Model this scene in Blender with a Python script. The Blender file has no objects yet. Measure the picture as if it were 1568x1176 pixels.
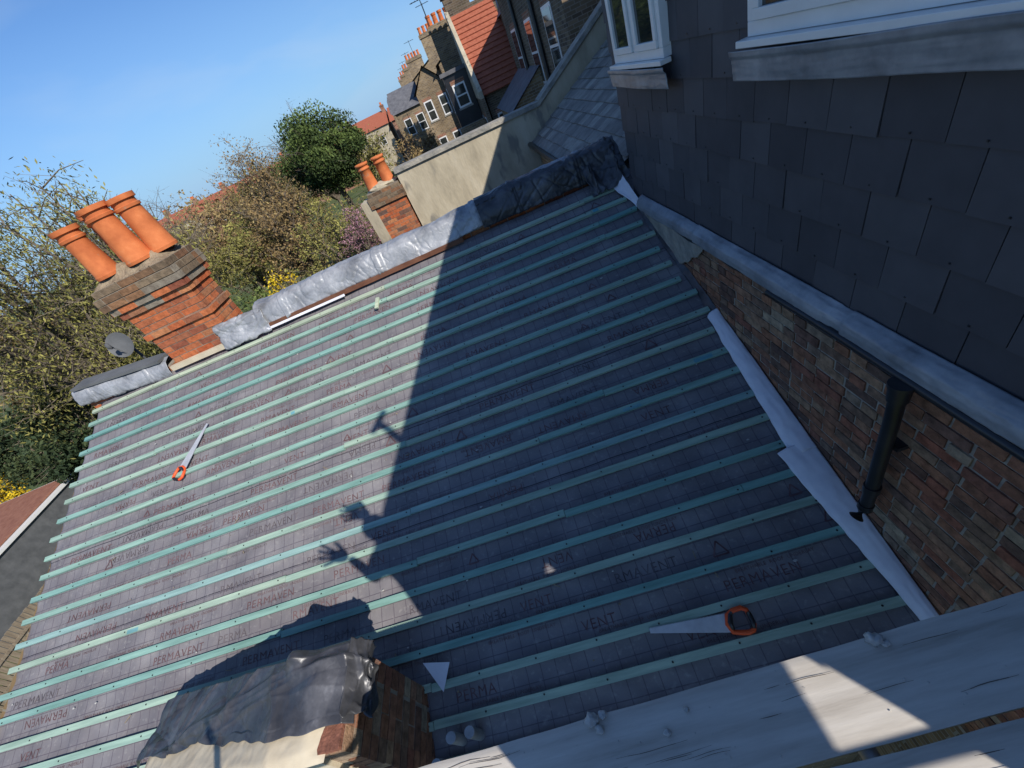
import bpy, math, random
import numpy as np
from mathutils import Vector, Matrix, noise
random.seed(7); rng=np.random.default_rng(7)
D=bpy.data; SC=bpy.context.scene
V=Vector
# ------------------------------------------------------------ helpers
class MB:
    def __init__(s): s.v=[];s.f=[];s.m=[];s.t=[]
    def face(s,pts,m=0,t=0.5):
        i=len(s.v); s.v+= [tuple(p) for p in pts]; s.f.append(tuple(range(i,i+len(pts)))); s.m.append(m); s.t.append(t)
    def box(s,o,a,b,c,m=0,t=0.5):
        o,a,b,c=V(o),V(a),V(b),V(c)
        if a.cross(b).dot(c)<0: a,b=b,a
        i=len(s.v)
        s.v+=[tuple(p) for p in (o,o+a,o+a+b,o+b,o+c,o+a+c,o+a+b+c,o+b+c)]
        for f in ((3,2,1,0),(4,5,6,7),(0,1,5,4),(1,2,6,5),(2,3,7,6),(3,0,4,7)):
            s.f.append(tuple(i+k for k in f)); s.m.append(m); s.t.append(t)
    def bx(s,x0,x1,y0,y1,z0,z1,m=0,t=0.5):
        s.box((x0,y0,z0),(x1-x0,0,0),(0,y1-y0,0),(0,0,z1-z0),m,t)
    def hexa(s,p,m=0,t=.5):
        i=len(s.v); s.v+=[tuple(q) for q in p]
        for f in ((3,2,1,0),(4,5,6,7),(0,1,5,4),(1,2,6,5),(2,3,7,6),(3,0,4,7)):
            s.f.append(tuple(i+k for k in f)); s.m.append(m); s.t.append(t)
    def tube(s,pts,rad,n=8,m=0,t=0.5,closed=False):
        pts=[V(p) for p in pts]; k=len(pts)
        if not hasattr(rad,'__len__'): rad=[rad]*k
        base=len(s.v)
        for i,p in enumerate(pts):
            if closed: d=pts[(i+1)%k]-pts[i-1]
            else: d=pts[min(i+1,k-1)]-pts[max(i-1,0)]
            if d.length<1e-9: d=V((0,0,1))
            d.normalize()
            r=V((0,0,1)) if abs(d.z)<0.9 else V((1,0,0))
            u=d.cross(r).normalized(); w=d.cross(u)
            for j in range(n):
                a=2*math.pi*j/n
                s.v.append(tuple(p+rad[i]*(math.cos(a)*u+math.sin(a)*w)))
        for i in range(k if closed else k-1):
            i2=(i+1)%k
            for j in range(n):
                j2=(j+1)%n
                s.f.append((base+i*n+j,base+i*n+j2,base+i2*n+j2,base+i2*n+j)); s.m.append(m); s.t.append(t)
        if not closed:
            s.f.append(tuple(base+j for j in range(n))); s.m.append(m); s.t.append(t)
            s.f.append(tuple(base+(k-1)*n+j for j in range(n))); s.m.append(m); s.t.append(t)
    def lathe(s,c,prof,n=24,m=0,t=0.5):
        c=V(c); base=len(s.v)
        for r,z in prof:
            for j in range(n):
                a=2*math.pi*j/n; s.v.append((c.x+r*math.cos(a),c.y+r*math.sin(a),c.z+z))
        for i in range(len(prof)-1):
            for j in range(n):
                j2=(j+1)%n
                s.f.append((base+i*n+j,base+i*n+j2,base+(i+1)*n+j2,base+(i+1)*n+j)); s.m.append(m); s.t.append(t)
    def blob(s,c,r,m=0,t=0.5,amp=0.35,n=7):
        c=V(c); base=len(s.v); sd=V((random.random()*50,random.random()*50,0))
        for i in range(n+1):
            th=math.pi*i/n
            for j in range(2*n):
                a=math.pi*j/n; d=V((math.sin(th)*math.cos(a),math.sin(th)*math.sin(a),math.cos(th)))
                k=1+amp*noise.noise(d*1.7+sd)
                s.v.append((c.x+d.x*r[0]*k,c.y+d.y*r[1]*k,c.z+d.z*r[2]*k))
        for i in range(n):
            for j in range(2*n):
                j2=(j+1)%(2*n)
                s.f.append((base+i*2*n+j,base+(i+1)*2*n+j,base+(i+1)*2*n+j2,base+i*2*n+j2)); s.m.append(m); s.t.append(t)
    def build(s,name,mats,parent=None,smooth=False,matrix=None):
        me=D.meshes.new(name); me.from_pydata(s.v,[],s.f)
        for m in mats: me.materials.append(m)
        me.polygons.foreach_set('material_index',s.m)
        a=me.attributes.new('tint','FLOAT','FACE'); a.data.foreach_set('value',[float(t) for t in s.t])
        if smooth: me.polygons.foreach_set('use_smooth',[True]*len(s.f))
        me.update()
        o=D.objects.new(name,me); SC.collection.objects.link(o)
        if parent: o.parent=parent
        if matrix is not None: o.matrix_world=matrix
        return o
def empty(name):
    o=D.objects.new(name,None); o.empty_display_size=0.2; SC.collection.objects.link(o); return o
def grid(name,fn,nu,nv,mats,parent=None,matrix=None,solid=0,smooth=True):
    vs=[tuple(fn(i/nu,j/nv)) for j in range(nv+1) for i in range(nu+1)]
    fs=[(j*(nu+1)+i,j*(nu+1)+i+1,(j+1)*(nu+1)+i+1,(j+1)*(nu+1)+i) for j in range(nv) for i in range(nu)]
    me=D.meshes.new(name); me.from_pydata(vs,[],fs)
    for m in mats: me.materials.append(m)
    if smooth: me.polygons.foreach_set('use_smooth',[True]*len(fs))
    me.update(); o=D.objects.new(name,me); SC.collection.objects.link(o)
    if parent: o.parent=parent
    if matrix is not None: o.matrix_world=matrix
    if solid:
        md=o.modifiers.new('s','SOLIDIFY'); md.thickness=solid; md.offset=0
    return o
def nz(x,y,z=0): return noise.noise(V((x,y,z)))
def c4(c): return (c[0],c[1],c[2],1)
def ramp(nt,stops):
    r=nt.nodes.new('ShaderNodeValToRGB'); cr=r.color_ramp
    while len(cr.elements)<len(stops): cr.elements.new(0.5)
    for e,(p,c) in zip(cr.elements,stops): e.position=p; e.color=c4(c)
    return r
def mixn(nt,fac,a,b,mode='MIX'):
    m=nt.nodes.new('ShaderNodeMix'); m.data_type='RGBA'; m.blend_type=mode
    for idx,val in ((0,fac),(6,a),(7,b)):
        if isinstance(val,bpy.types.NodeSocket): nt.links.new(val,m.inputs[idx])
        elif idx==0: m.inputs[0].default_value=val
        else: m.inputs[idx].default_value=c4(val)
    return m.outputs[2]
def mat(name,stops,scale=5,detail=3.5,rough=0.8,bump=0.2,bscale=None,stretch=(1,1,1),metal=0,tint=None,spec=0.3,dist=0.01,spots=None):
    m=D.materials.new(name); m.use_nodes=True; nt=m.node_tree; N=nt.nodes; L=nt.links
    b=N['Principled BSDF']; b.inputs['Roughness'].default_value=rough; b.inputs['Metallic'].default_value=metal
    b.inputs['Specular IOR Level'].default_value=spec
    co=N.new('ShaderNodeTexCoord').outputs['Object']
    mp=N.new('ShaderNodeMapping'); mp.inputs['Scale'].default_value=stretch; L.new(co,mp.inputs[0])
    n=N.new('ShaderNodeTexNoise'); n.inputs['Scale'].default_value=scale; n.inputs['Detail'].default_value=detail; n.inputs['Roughness'].default_value=0.65
    L.new(mp.outputs[0],n.inputs['Vector'])
    r=ramp(nt,stops); L.new(n.outputs[0],r.inputs[0]); col=r.outputs[0]
    if tint:
        at=N.new('ShaderNodeAttribute'); at.attribute_name='tint'
        r2=ramp(nt,tint); L.new(at.outputs['Fac'],r2.inputs[0])
        col=mixn(nt,1.0,r2.outputs[0],col,'MULTIPLY')
    if spots:
        n3=N.new('ShaderNodeTexNoise'); n3.inputs['Scale'].default_value=spots[0]; n3.inputs['Detail'].default_value=3; L.new(mp.outputs[0],n3.inputs['Vector'])
        r3=ramp(nt,[(spots[1],(0,0,0)),(spots[1]+0.08,(1,1,1))]); L.new(n3.outputs[0],r3.inputs[0])
        col=mixn(nt,r3.outputs[0],col,spots[2])
    L.new(col,b.inputs['Base Color'])
    if bump:
        n2=N.new('ShaderNodeTexNoise'); n2.inputs['Scale'].default_value=bscale or scale*4; n2.inputs['Detail'].default_value=3
        L.new(mp.outputs[0],n2.inputs['Vector'])
        bp=N.new('ShaderNodeBump'); bp.inputs['Strength'].default_value=bump; bp.inputs['Distance'].default_value=dist
        L.new(n2.outputs[0],bp.inputs['Height']); L.new(bp.outputs[0],b.inputs['Normal'])
    return m
def leadmat(name,stops,rough=.5,bs=.3,vs=9):
    m=mat(name,stops,scale=4,detail=5,rough=rough,bump=0,metal=0.15,spec=0.5); nt=m.node_tree; N=nt.nodes; L=nt.links
    b=N['Principled BSDF']; co=N.new('ShaderNodeTexCoord').outputs['Object']
    n0=N.new('ShaderNodeTexNoise'); n0.inputs['Scale'].default_value=7; n0.inputs['Detail'].default_value=2; L.new(co,n0.inputs['Vector'])
    mv=N.new('ShaderNodeVectorMath'); mv.operation='MULTIPLY_ADD'; mv.inputs[1].default_value=(.25,.25,.25); L.new(n0.outputs['Color'],mv.inputs[0]); L.new(co,mv.inputs[2])
    vo=N.new('ShaderNodeTexVoronoi'); vo.feature='DISTANCE_TO_EDGE'; vo.inputs['Scale'].default_value=vs; L.new(mv.outputs[0],vo.inputs['Vector'])
    vr=ramp(nt,[(0,(0,0,0)),(.22,(1,1,1))]); L.new(vo.outputs['Distance'],vr.inputs[0])
    n2=N.new('ShaderNodeTexNoise'); n2.inputs['Scale'].default_value=14; n2.inputs['Detail'].default_value=4; L.new(co,n2.inputs['Vector'])
    ad=N.new('ShaderNodeMath'); ad.operation='ADD'; L.new(vr.outputs[0],ad.inputs[0]); L.new(n2.outputs[0],ad.inputs[1])
    bp=N.new('ShaderNodeBump'); bp.inputs['Strength'].default_value=bs; bp.inputs['Distance'].default_value=.012
    L.new(ad.outputs[0],bp.inputs['Height']); L.new(bp.outputs[0],b.inputs['Normal'])
    return m
def brickwall(name,cols,mortar,bw=0.225,rh=0.075,rough=0.9):
    m=D.materials.new(name); m.use_nodes=True; nt=m.node_tree; N=nt.nodes; L=nt.links
    b=N['Principled BSDF']; b.inputs['Roughness'].default_value=rough; b.inputs['Specular IOR Level'].default_value=0.2
    g=N.new('ShaderNodeNewGeometry'); sp=N.new('ShaderNodeSeparateXYZ'); L.new(g.outputs['Position'],sp.inputs[0])
    sn=N.new('ShaderNodeSeparateXYZ'); L.new(g.outputs['True Normal'],sn.inputs[0])
    ab=N.new('ShaderNodeMath'); ab.operation='ABSOLUTE'; L.new(sn.outputs[0],ab.inputs[0])
    gt=N.new('ShaderNodeMath'); gt.operation='GREATER_THAN'; gt.inputs[1].default_value=0.6; L.new(ab.outputs[0],gt.inputs[0])
    mx=N.new('ShaderNodeMix'); L.new(gt.outputs[0],mx.inputs[0]); L.new(sp.outputs[0],mx.inputs[2]); L.new(sp.outputs[1],mx.inputs[3])
    cb=N.new('ShaderNodeCombineXYZ'); L.new(mx.outputs[0],cb.inputs[0]); L.new(sp.outputs[2],cb.inputs[1])
    bt=N.new('ShaderNodeTexBrick'); L.new(cb.outputs[0],bt.inputs['Vector'])
    bt.inputs['Scale'].default_value=1; bt.inputs['Brick Width'].default_value=bw; bt.inputs['Row Height'].default_value=rh
    bt.inputs['Mortar Size'].default_value=rh*0.1; bt.inputs['Color1'].default_value=(0,0,0,1); bt.inputs['Color2'].default_value=(1,1,1,1)
    k=len(cols); r=ramp(nt,[(i/(k-1),c) for i,c in enumerate(cols)]); L.new(bt.outputs['Color'],r.inputs[0])
    n=N.new('ShaderNodeTexNoise'); n.inputs['Scale'].default_value=0.6; n.inputs['Detail'].default_value=5; L.new(g.outputs['Position'],n.inputs['Vector'])
    r2=ramp(nt,[(0.3,(0.6,0.6,0.6)),(0.7,(1.1,1.1,1.1))]); L.new(n.outputs[0],r2.inputs[0])
    col=mixn(nt,bt.outputs['Fac'],r.outputs[0],mortar)
    col=mixn(nt,1.0,col,r2.outputs[0],'MULTIPLY'); L.new(col,b.inputs['Base Color'])
    return m
# ------------------------------------------------------------ materials
m_batten=mat('treated_batten',[(0.3,(0.68,0.72,0.7)),(0.5,(0.95,0.95,0.95)),(0.72,(1.25,1.22,1.18))],scale=3,stretch=(0.6,8,8),rough=0.75,bump=0.15,bscale=30,
   tint=[(0,(0.17,0.35,0.32)),(0.35,(0.27,0.42,0.35)),(0.6,(0.37,0.47,0.37)),(0.8,(0.45,0.50,0.37)),(1,(0.07,0.32,0.40))])
BT=[(0.0,(0.24,0.115,0.075)),(0.2,(0.33,0.16,0.095)),(0.4,(0.13,0.08,0.065)),(0.6,(0.34,0.22,0.14)),(0.75,(0.29,0.11,0.07)),(0.9,(0.18,0.115,0.09)),(1,(0.38,0.30,0.21))]
m_brick=mat('stock_brick',[(0.25,(0.45,0.45,0.45)),(0.5,(0.95,0.95,0.95)),(0.75,(1.5,1.45,1.4))],scale=18,rough=0.92,bump=0.7,bscale=60,tint=BT,spec=0.15)
m_brickred=mat('red_brick',[(0.25,(0.55,0.5,0.5)),(0.5,(0.95,0.95,0.95)),(0.75,(1.3,1.2,1.15))],scale=20,rough=0.9,bump=0.5,bscale=60,
   tint=[(0,(0.42,0.11,0.045)),(0.3,(0.52,0.17,0.07)),(0.55,(0.24,0.08,0.05)),(0.8,(0.52,0.22,0.1)),(1,(0.15,0.09,0.07))],spec=0.15)
m_brickold=mat('weathered_brick',[(0.25,(0.5,0.5,0.5)),(0.5,(0.95,0.95,0.95)),(0.75,(1.4,1.35,1.3))],scale=16,rough=0.95,bump=0.6,bscale=50,
   tint=[(0,(0.18,0.10,0.06)),(0.4,(0.28,0.15,0.08)),(0.7,(0.11,0.08,0.055)),(1,(0.24,0.18,0.12))],spec=0.15)
m_mortar=mat('mortar',[(0.3,(0.24,0.21,0.18)),(0.7,(0.42,0.38,0.32))],scale=12,bump=0.5,rough=0.95)
m_mortard=mat('mortar_dark',[(0.3,(0.16,0.13,0.1)),(0.7,(0.3,0.26,0.2))],scale=12,bump=0.5,rough=0.95)
m_cement=mat('cement',[(0.3,(0.20,0.20,0.18)),(0.55,(0.33,0.31,0.27)),(0.75,(0.46,0.42,0.34))],scale=6,bump=0.8,bscale=20,rough=0.95,dist=0.02)
m_slate=mat('slate_cladding',[(0.3,(0.86,0.86,0.87)),(0.7,(1.10,1.10,1.10))],scale=4,rough=0.65,bump=0.1,bscale=25,spec=0.3,
   tint=[(0,(0.058,0.054,0.060)),(0.5,(0.078,0.073,0.080)),(1,(0.098,0.092,0.099))])
m_slateroof=mat('roof_slate',[(0.3,(0.7,0.7,0.7)),(0.7,(1.2,1.2,1.15))],scale=6,rough=0.8,bump=0.2,
   tint=[(0,(0.17,0.165,0.155)),(0.5,(0.25,0.24,0.225)),(1,(0.34,0.33,0.30))])
m_lead=leadmat('lead_sheet',[(0.3,(0.16,0.165,0.175)),(0.45,(0.28,0.29,0.31)),(0.58,(0.38,0.39,0.41)),(0.75,(0.50,0.51,0.53))],.45,.28,7)
m_leadsm=leadmat('lead_flat',[(0.3,(0.15,0.155,0.165)),(0.45,(0.23,0.24,0.26)),(0.6,(0.31,0.32,0.34)),(0.75,(0.42,0.43,0.45))],.42,.10,5)
m_leaddark=leadmat('lead_dark',[(0.3,(0.03,0.031,0.035)),(0.52,(0.065,0.066,0.074)),(0.66,(0.12,0.12,0.13)),(0.8,(0.24,0.24,0.255))],.36,.15,8)
m_black=mat('black_plastic',[(0.3,(0.012,0.012,0.014)),(0.7,(0.025,0.025,0.028))],rough=0.35,bump=0.0,spec=0.5)
m_white=mat('white_upvc',[(0.3,(0.72,0.72,0.71)),(0.7,(0.8,0.8,0.78))],rough=0.35,bump=0.0,spec=0.5)
m_fabric=mat('white_membrane',[(0.3,(0.62,0.62,0.68)),(0.7,(0.76,0.76,0.80))],scale=6,rough=0.7,bump=0.3,bscale=10)
m_glass=mat('window_glass',[(0.3,(0.02,0.025,0.025)),(0.7,(0.05,0.055,0.05))],scale=2,rough=0.04,bump=0.0,spec=1.0)
m_board=mat('scaffold_board_wood',[(0.25,(0.34,0.30,0.25)),(0.42,(0.50,0.455,0.395)),(0.58,(0.60,0.555,0.49)),(0.8,(0.70,0.655,0.59))],scale=4,detail=6,stretch=(0.35,4,4),rough=0.9,bump=0.25,bscale=14,spec=0.15,dist=0.004,spots=(2.2,0.68,(0.38,0.33,0.27)))
m_crack=mat('wood_crack',[(0.3,(0.10,0.085,0.07)),(0.7,(0.18,0.15,0.125))],rough=0.9,bump=0)
m_steel=mat('galvanised_tube',[(0.3,(0.28,0.29,0.3)),(0.7,(0.5,0.5,0.5))],scale=8,rough=0.45,metal=0.5,bump=0.1)
m_pot=mat('terracotta',[(0.3,(0.42,0.11,0.035)),(0.6,(0.60,0.18,0.06)),(0.8,(0.68,0.25,0.1))],scale=5,rough=0.8,bump=0.1,spots=(7,0.66,(0.35,0.2,0.12)))
m_inside=mat('pot_inside',[(0.3,(0.01,0.01,0.01)),(0.7,(0.03,0.03,0.03))],rough=0.95,bump=0)  # near-black, for the disc closing each pot below its rim
m_cream=mat('cream_render',[(0.25,(0.30,0.26,0.19)),(0.5,(0.46,0.40,0.29)),(0.75,(0.58,0.52,0.40))],scale=2.2,detail=6,stretch=(1,1,0.4),rough=0.95,bump=0.5,bscale=14,dist=0.02,spots=(3.5,0.60,(0.25,0.23,0.19)))
m_creampale=mat('pale_render',[(0.3,(0.50,0.42,0.30)),(0.7,(0.64,0.56,0.42))],scale=4,rough=0.9,bump=0.3,spots=(9,0.66,(0.4,0.35,0.28)))  # paler cream, used on the chimney render
m_ink=mat('maroon_ink',[(0.35,(0.105,0.05,0.052)),(0.65,(0.18,0.11,0.115))],scale=9,rough=0.65,bump=0)
m_ink2=mat('dark_ink',[(0.35,(0.075,0.06,0.068)),(0.65,(0.15,0.13,0.14))],scale=9,rough=0.65,bump=0)
m_blade=mat('saw_steel',[(0.3,(0.55,0.55,0.56)),(0.7,(0.75,0.75,0.75))],scale=8,rough=0.35,metal=0.4,bump=0.05)
m_orange=mat('orange_plastic',[(0.3,(0.75,0.08,0.02)),(0.7,(0.85,0.12,0.03))],rough=0.45,bump=0)
m_fascia=mat('fascia_brown',[(0.3,(0.12,0.05,0.03)),(0.7,(0.22,0.1,0.06))],rough=0.8)
m_tilered=mat('clay_tiles',[(0.3,(0.30,0.08,0.045)),(0.7,(0.42,0.14,0.08))],scale=8,rough=0.85,bump=0.4)
m_paver=mat('red_pavers',[(0.3,(0.22,0.09,0.06)),(0.7,(0.32,0.15,0.1))],scale=6,rough=0.9,bump=0.4)
m_farslate=mat('far_slate',[(0.3,(0.09,0.09,0.1)),(0.7,(0.17,0.17,0.18))],scale=3,rough=0.7,bump=0.3)
m_hbrick=brickwall('house_brick',[(0.22,0.15,0.08),(0.34,0.24,0.13),(0.16,0.11,0.07),(0.38,0.28,0.17)],(0.34,0.31,0.25))
m_hbrickd=brickwall('house_brick_dark',[(0.12,0.095,0.06),(0.20,0.15,0.10),(0.085,0.065,0.05),(0.24,0.18,0.12)],(0.24,0.21,0.17))
m_hbrickr=brickwall('house_brick_red',[(0.34,0.12,0.07),(0.42,0.18,0.1),(0.24,0.1,0.06),(0.4,0.22,0.14)],(0.36,0.32,0.26))
m_ground=mat('garden_ground',[(0.3,(0.05,0.07,0.025)),(0.5,(0.08,0.11,0.035)),(0.7,(0.14,0.12,0.07))],scale=0.35,detail=6,rough=1,bump=0.5,bscale=4)
m_grass=mat('lawn',[(0.3,(0.08,0.14,0.03)),(0.7,(0.13,0.2,0.05))],scale=3,rough=1,bump=0.5)
m_asphalt=mat('asphalt',[(0.3,(0.05,0.048,0.047)),(0.7,(0.085,0.08,0.078))],scale=4,rough=0.95,bump=0.2)
m_fence=mat('fence_timber',[(0.3,(0.18,0.14,0.1)),(0.7,(0.34,0.28,0.2))],scale=5,stretch=(4,4,0.5),rough=0.9)
m_greyfelt=mat('grey_felt',[(0.3,(0.09,0.095,0.1)),(0.7,(0.15,0.155,0.16))],scale=3,rough=0.9)
m_bark=mat('bark',[(0.3,(0.10,0.08,0.06)),(0.7,(0.24,0.20,0.15))],scale=8,rough=0.95,bump=0.3)
m_skin=mat('skin',[(0.3,(0.5,0.3,0.22)),(0.7,(0.58,0.36,0.27))],rough=0.6,bump=0)
m_cloth=mat('dark_jacket',[(0.3,(0.03,0.035,0.05)),(0.7,(0.06,0.065,0.08))],rough=0.9)
m_mortlump=mat('mortar_lump',[(0.3,(0.36,0.35,0.33)),(0.7,(0.56,0.55,0.52))],scale=20,rough=0.95,bump=0.6)
m_flaunch=mat('flaunching',[(0.3,(0.2,0.15,0.1)),(0.7,(0.38,0.3,0.2))],scale=8,rough=0.95,bump=0.8,dist=0.03)
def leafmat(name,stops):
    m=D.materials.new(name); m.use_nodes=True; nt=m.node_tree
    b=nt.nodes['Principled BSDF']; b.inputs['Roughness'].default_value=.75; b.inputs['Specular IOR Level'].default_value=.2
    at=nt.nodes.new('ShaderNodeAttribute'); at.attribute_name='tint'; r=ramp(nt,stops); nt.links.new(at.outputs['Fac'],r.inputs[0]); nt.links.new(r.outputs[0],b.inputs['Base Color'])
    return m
m_pine=leafmat('pine_foliage',[(0,(0.02,0.035,0.014)),(0.5,(0.055,0.085,0.025)),(1,(0.13,0.18,0.045))])
m_olive=leafmat('spring_foliage',[(0,(0.09,0.09,0.03)),(0.5,(0.20,0.19,0.055)),(1,(0.34,0.31,0.09))])
m_ochre=leafmat('budding_foliage',[(0,(0.12,0.075,0.04)),(0.5,(0.25,0.17,0.075)),(1,(0.36,0.28,0.12))])
m_dark=leafmat('dark_foliage',[(0,(0.01,0.02,0.01)),(0.5,(0.03,0.05,0.022)),(1,(0.07,0.09,0.035))])
m_green=leafmat('green_foliage',[(0,(0.035,0.055,0.02)),(0.5,(0.08,0.12,0.035)),(1,(0.16,0.2,0.06))])
m_yellow=leafmat('yellow_blossom',[(0,(0.3,0.2,0.01)),(0.5,(0.6,0.42,0.02)),(1,(0.75,0.58,0.04))])
m_pink=leafmat('pink_blossom',[(0,(0.18,0.09,0.10)),(0.5,(0.32,0.16,0.20)),(1,(0.45,0.26,0.32))])
m_twig=leafmat('twigs',[(0,(0.10,0.075,0.055)),(1,(0.24,0.2,0.15))])
def membrane():
    m=D.materials.new('underlay_membrane'); m.use_nodes=True; nt=m.node_tree; N=nt.nodes; L=nt.links
    b=N['Principled BSDF']; b.inputs['Roughness'].default_value=0.58; b.inputs['Specular IOR Level'].default_value=0.35
    tc=N.new('ShaderNodeTexCoord'); sp=N.new('ShaderNodeSeparateXYZ'); L.new(tc.outputs['Object'],sp.inputs[0])
    n=N.new('ShaderNodeTexNoise'); n.inputs['Scale'].default_value=2.5; n.inputs['Detail'].default_value=6; L.new(tc.outputs['Object'],n.inputs['Vector'])
    r=ramp(nt,[(0.3,(0.150,0.138,0.148)),(0.55,(0.198,0.184,0.193)),(0.75,(0.26,0.245,0.25))]); L.new(n.outputs[0],r.inputs[0])
    col=r.outputs[0]
    def line(sock,per,w,off=0):
        a=N.new('ShaderNodeMath'); a.operation='ADD'; a.inputs[1].default_value=100+off; L.new(sock,a.inputs[0])
        d=N.new('ShaderNodeMath'); d.operation='MODULO'; d.inputs[1].default_value=per; L.new(a.outputs[0],d.inputs[0])
        l=N.new('ShaderNodeMath'); l.operation='LESS_THAN'; l.inputs[1].default_value=w; L.new(d.outputs[0],l.inputs[0]); return l.outputs[0]
    l1=line(sp.outputs[0],0.1,0.006); l2=line(sp.outputs[1],0.1,0.006,0.03)
    mx=N.new('ShaderNodeMath'); mx.operation='MAXIMUM'; L.new(l1,mx.inputs[0]); L.new(l2,mx.inputs[1])
    ml=N.new('ShaderNodeMath'); ml.operation='MULTIPLY'; ml.inputs[1].default_value=0.65; L.new(mx.outputs[0],ml.inputs[0])
    col=mixn(nt,ml.outputs[0],col,(0.075,0.06,0.08))
    l3=line(sp.outputs[1],0.86,0.008,0.2)
    col=mixn(nt,l3,col,(0.04,0.035,0.045))
    n2=N.new('ShaderNodeTexNoise'); n2.inputs['Scale'].default_value=30; n2.inputs['Detail'].default_value=3; L.new(tc.outputs['Object'],n2.inputs['Vector'])
    r2=ramp(nt,[(0.58,(0,0,0)),(0.75,(0.5,0.5,0.5))]); L.new(n2.outputs[0],r2.inputs[0])
    col=mixn(nt,r2.outputs[0],col,(0.33,0.315,0.30))
    L.new(col,b.inputs['Base Color'])
    n3=N.new('ShaderNodeTexNoise'); n3.inputs['Scale'].default_value=9; n3.inputs['Detail'].default_value=3; L.new(tc.outputs['Object'],n3.inputs['Vector'])
    bp=N.new('ShaderNodeBump'); bp.inputs['Strength'].default_value=0.45; bp.inputs['Distance'].default_value=0.02
    L.new(n3.outputs[0],bp.inputs['Height']); L.new(bp.outputs[0],b.inputs['Normal'])
    return m
m_membrane=membrane()
# ------------------------------------------------------------ roof frame
T=0.4143; PSI=0.0263; AL=math.atan(T)
bx=V((math.cos(PSI),-math.sin(PSI),0)); gh=V((math.sin(PSI),math.cos(PSI),0))
up=gh*math.cos(AL)+V((0,0,math.sin(AL))); nn=bx.cross(up)
RM=Matrix(((bx.x,up.x,nn.x,0),(bx.y,up.y,nn.y,0),(bx.z,up.z,nn.z,0),(0,0,0,1)))
def wl(p):
    x,y=p; z=T*(x*gh.x+y*gh.y); q=V((x,y,z)); return (q.dot(bx),q.dot(up))
def zroof(x,y): return T*(x*gh.x+y*gh.y)
XL=-7.12; YT=4.22
def mz(x,y):
    sag=-0.011*(0.5-0.5*math.cos(2*math.pi*(x+0.1)/0.4))*(0.5-0.5*math.cos(2*math.pi*y/0.2))
    return sag+0.006*nz(x*3,y*5)+0.0035*nz(x*11,y*13,3)
def memb(u,v):
    x=XL+u*(0.06-XL); y=-0.42+v*(YT+0.42); z=mz(x,y)-0.006
    if u<0.001: z-=0.05
    return (x,y,z)
grid('roof_underlay_membrane',memb,300,170,[m_membrane],matrix=RM)
mb=MB()
for n in range(-1,21):
    y=0.2*n+random.uniform(-.004,.004)
    x=XL-random.uniform(0.0,0.05); tint=random.choice([0.1,0.2,0.25,0.3,0.35,0.4,0.45,0.55,0.6,0.7,0.8])
    while x<0.0-0.026*y*0.92-0.03:
        Ls=random.choice([1.2,2.4,3.0,3.6,4.2]); x1=min(x+Ls,-0.024*y-0.015-random.uniform(0.0,0.09))
        if x1-x<0.15: break
        dy=random.uniform(-.006,.006); sk=random.uniform(-.009,.009)
        t=min(.9,max(0,tint+random.uniform(-.2,.2)))
        mb.box((x,y-0.025+dy,0.0),(x1-x-0.004,sk,0),(0,0.048,0),(0,0,0.025),0,t)
        if random.random()<0.12:
            l=random.uniform(.04,.25); q=random.uniform(0,x1-x-l); w=random.uniform(.02,.045)
            mb.box((x+q,y-0.024+dy+sk*q/(x1-x),0.0006),(l,sk*l/(x1-x),0),(0,w,0),(0,0,0.0252),0,random.uniform(.93,1))
        x=x1
    xx=-7.0
    while xx<-0.1:
        mb.lathe((xx+random.uniform(-.01,.01),y+random.uniform(-.006,.006),0.0255),[(0.006,0),(0.006,0.003),(0,0.003)],6,1)
        xx+=0.4
for (px,py,l,a) in [(-3.05,3.7,0.15,1.4)]:
    mb.box((px,py,0.028),(l*math.cos(a),l*math.sin(a),0),(-0.04*math.sin(a),0.04*math.cos(a),0),(0,0,0.02),0,0.75)
mb.build('roof_battens',[m_batten,m_black],matrix=RM)
def textmesh(s,size):
    cu=D.curves.new('t','FONT'); cu.body=s; cu.size=size; cu.resolution_u=2; cu.offset=-size*.008; cu.space_character=1.1
    o=D.objects.new('t',cu); SC.collection.objects.link(o)
    dg=bpy.context.evaluated_depsgraph_get(); me=D.meshes.new_from_object(o.evaluated_get(dg))
    vs=[tuple(v.co) for v in me.vertices]; fs=[tuple(p.vertices) for p in me.polygons]
    D.objects.remove(o); D.meshes.remove(me); return vs,fs
TX=[textmesh(s,0.088) for s in ('PERMAVENT','PERMA','VENT','PERMAVEN','RMAVENT')]; tx2=textmesh('BREATHABLE  ROOF  UNDERLAY',0.030)
mb=MB()
def puttext(t,x,y,rot,m):
    i=len(mb.v); c,s=math.cos(rot),math.sin(rot)
    for a in t[0]:
        px,py=x+a[0]*c-a[1]*s, y+a[0]*s+a[1]*c
        mb.v.append((px,py,mz(px,py)-0.0035))
    for f in t[1]: mb.f.append(tuple(i+k for k in f)); mb.m.append(m); mb.t.append(0.5)
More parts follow.
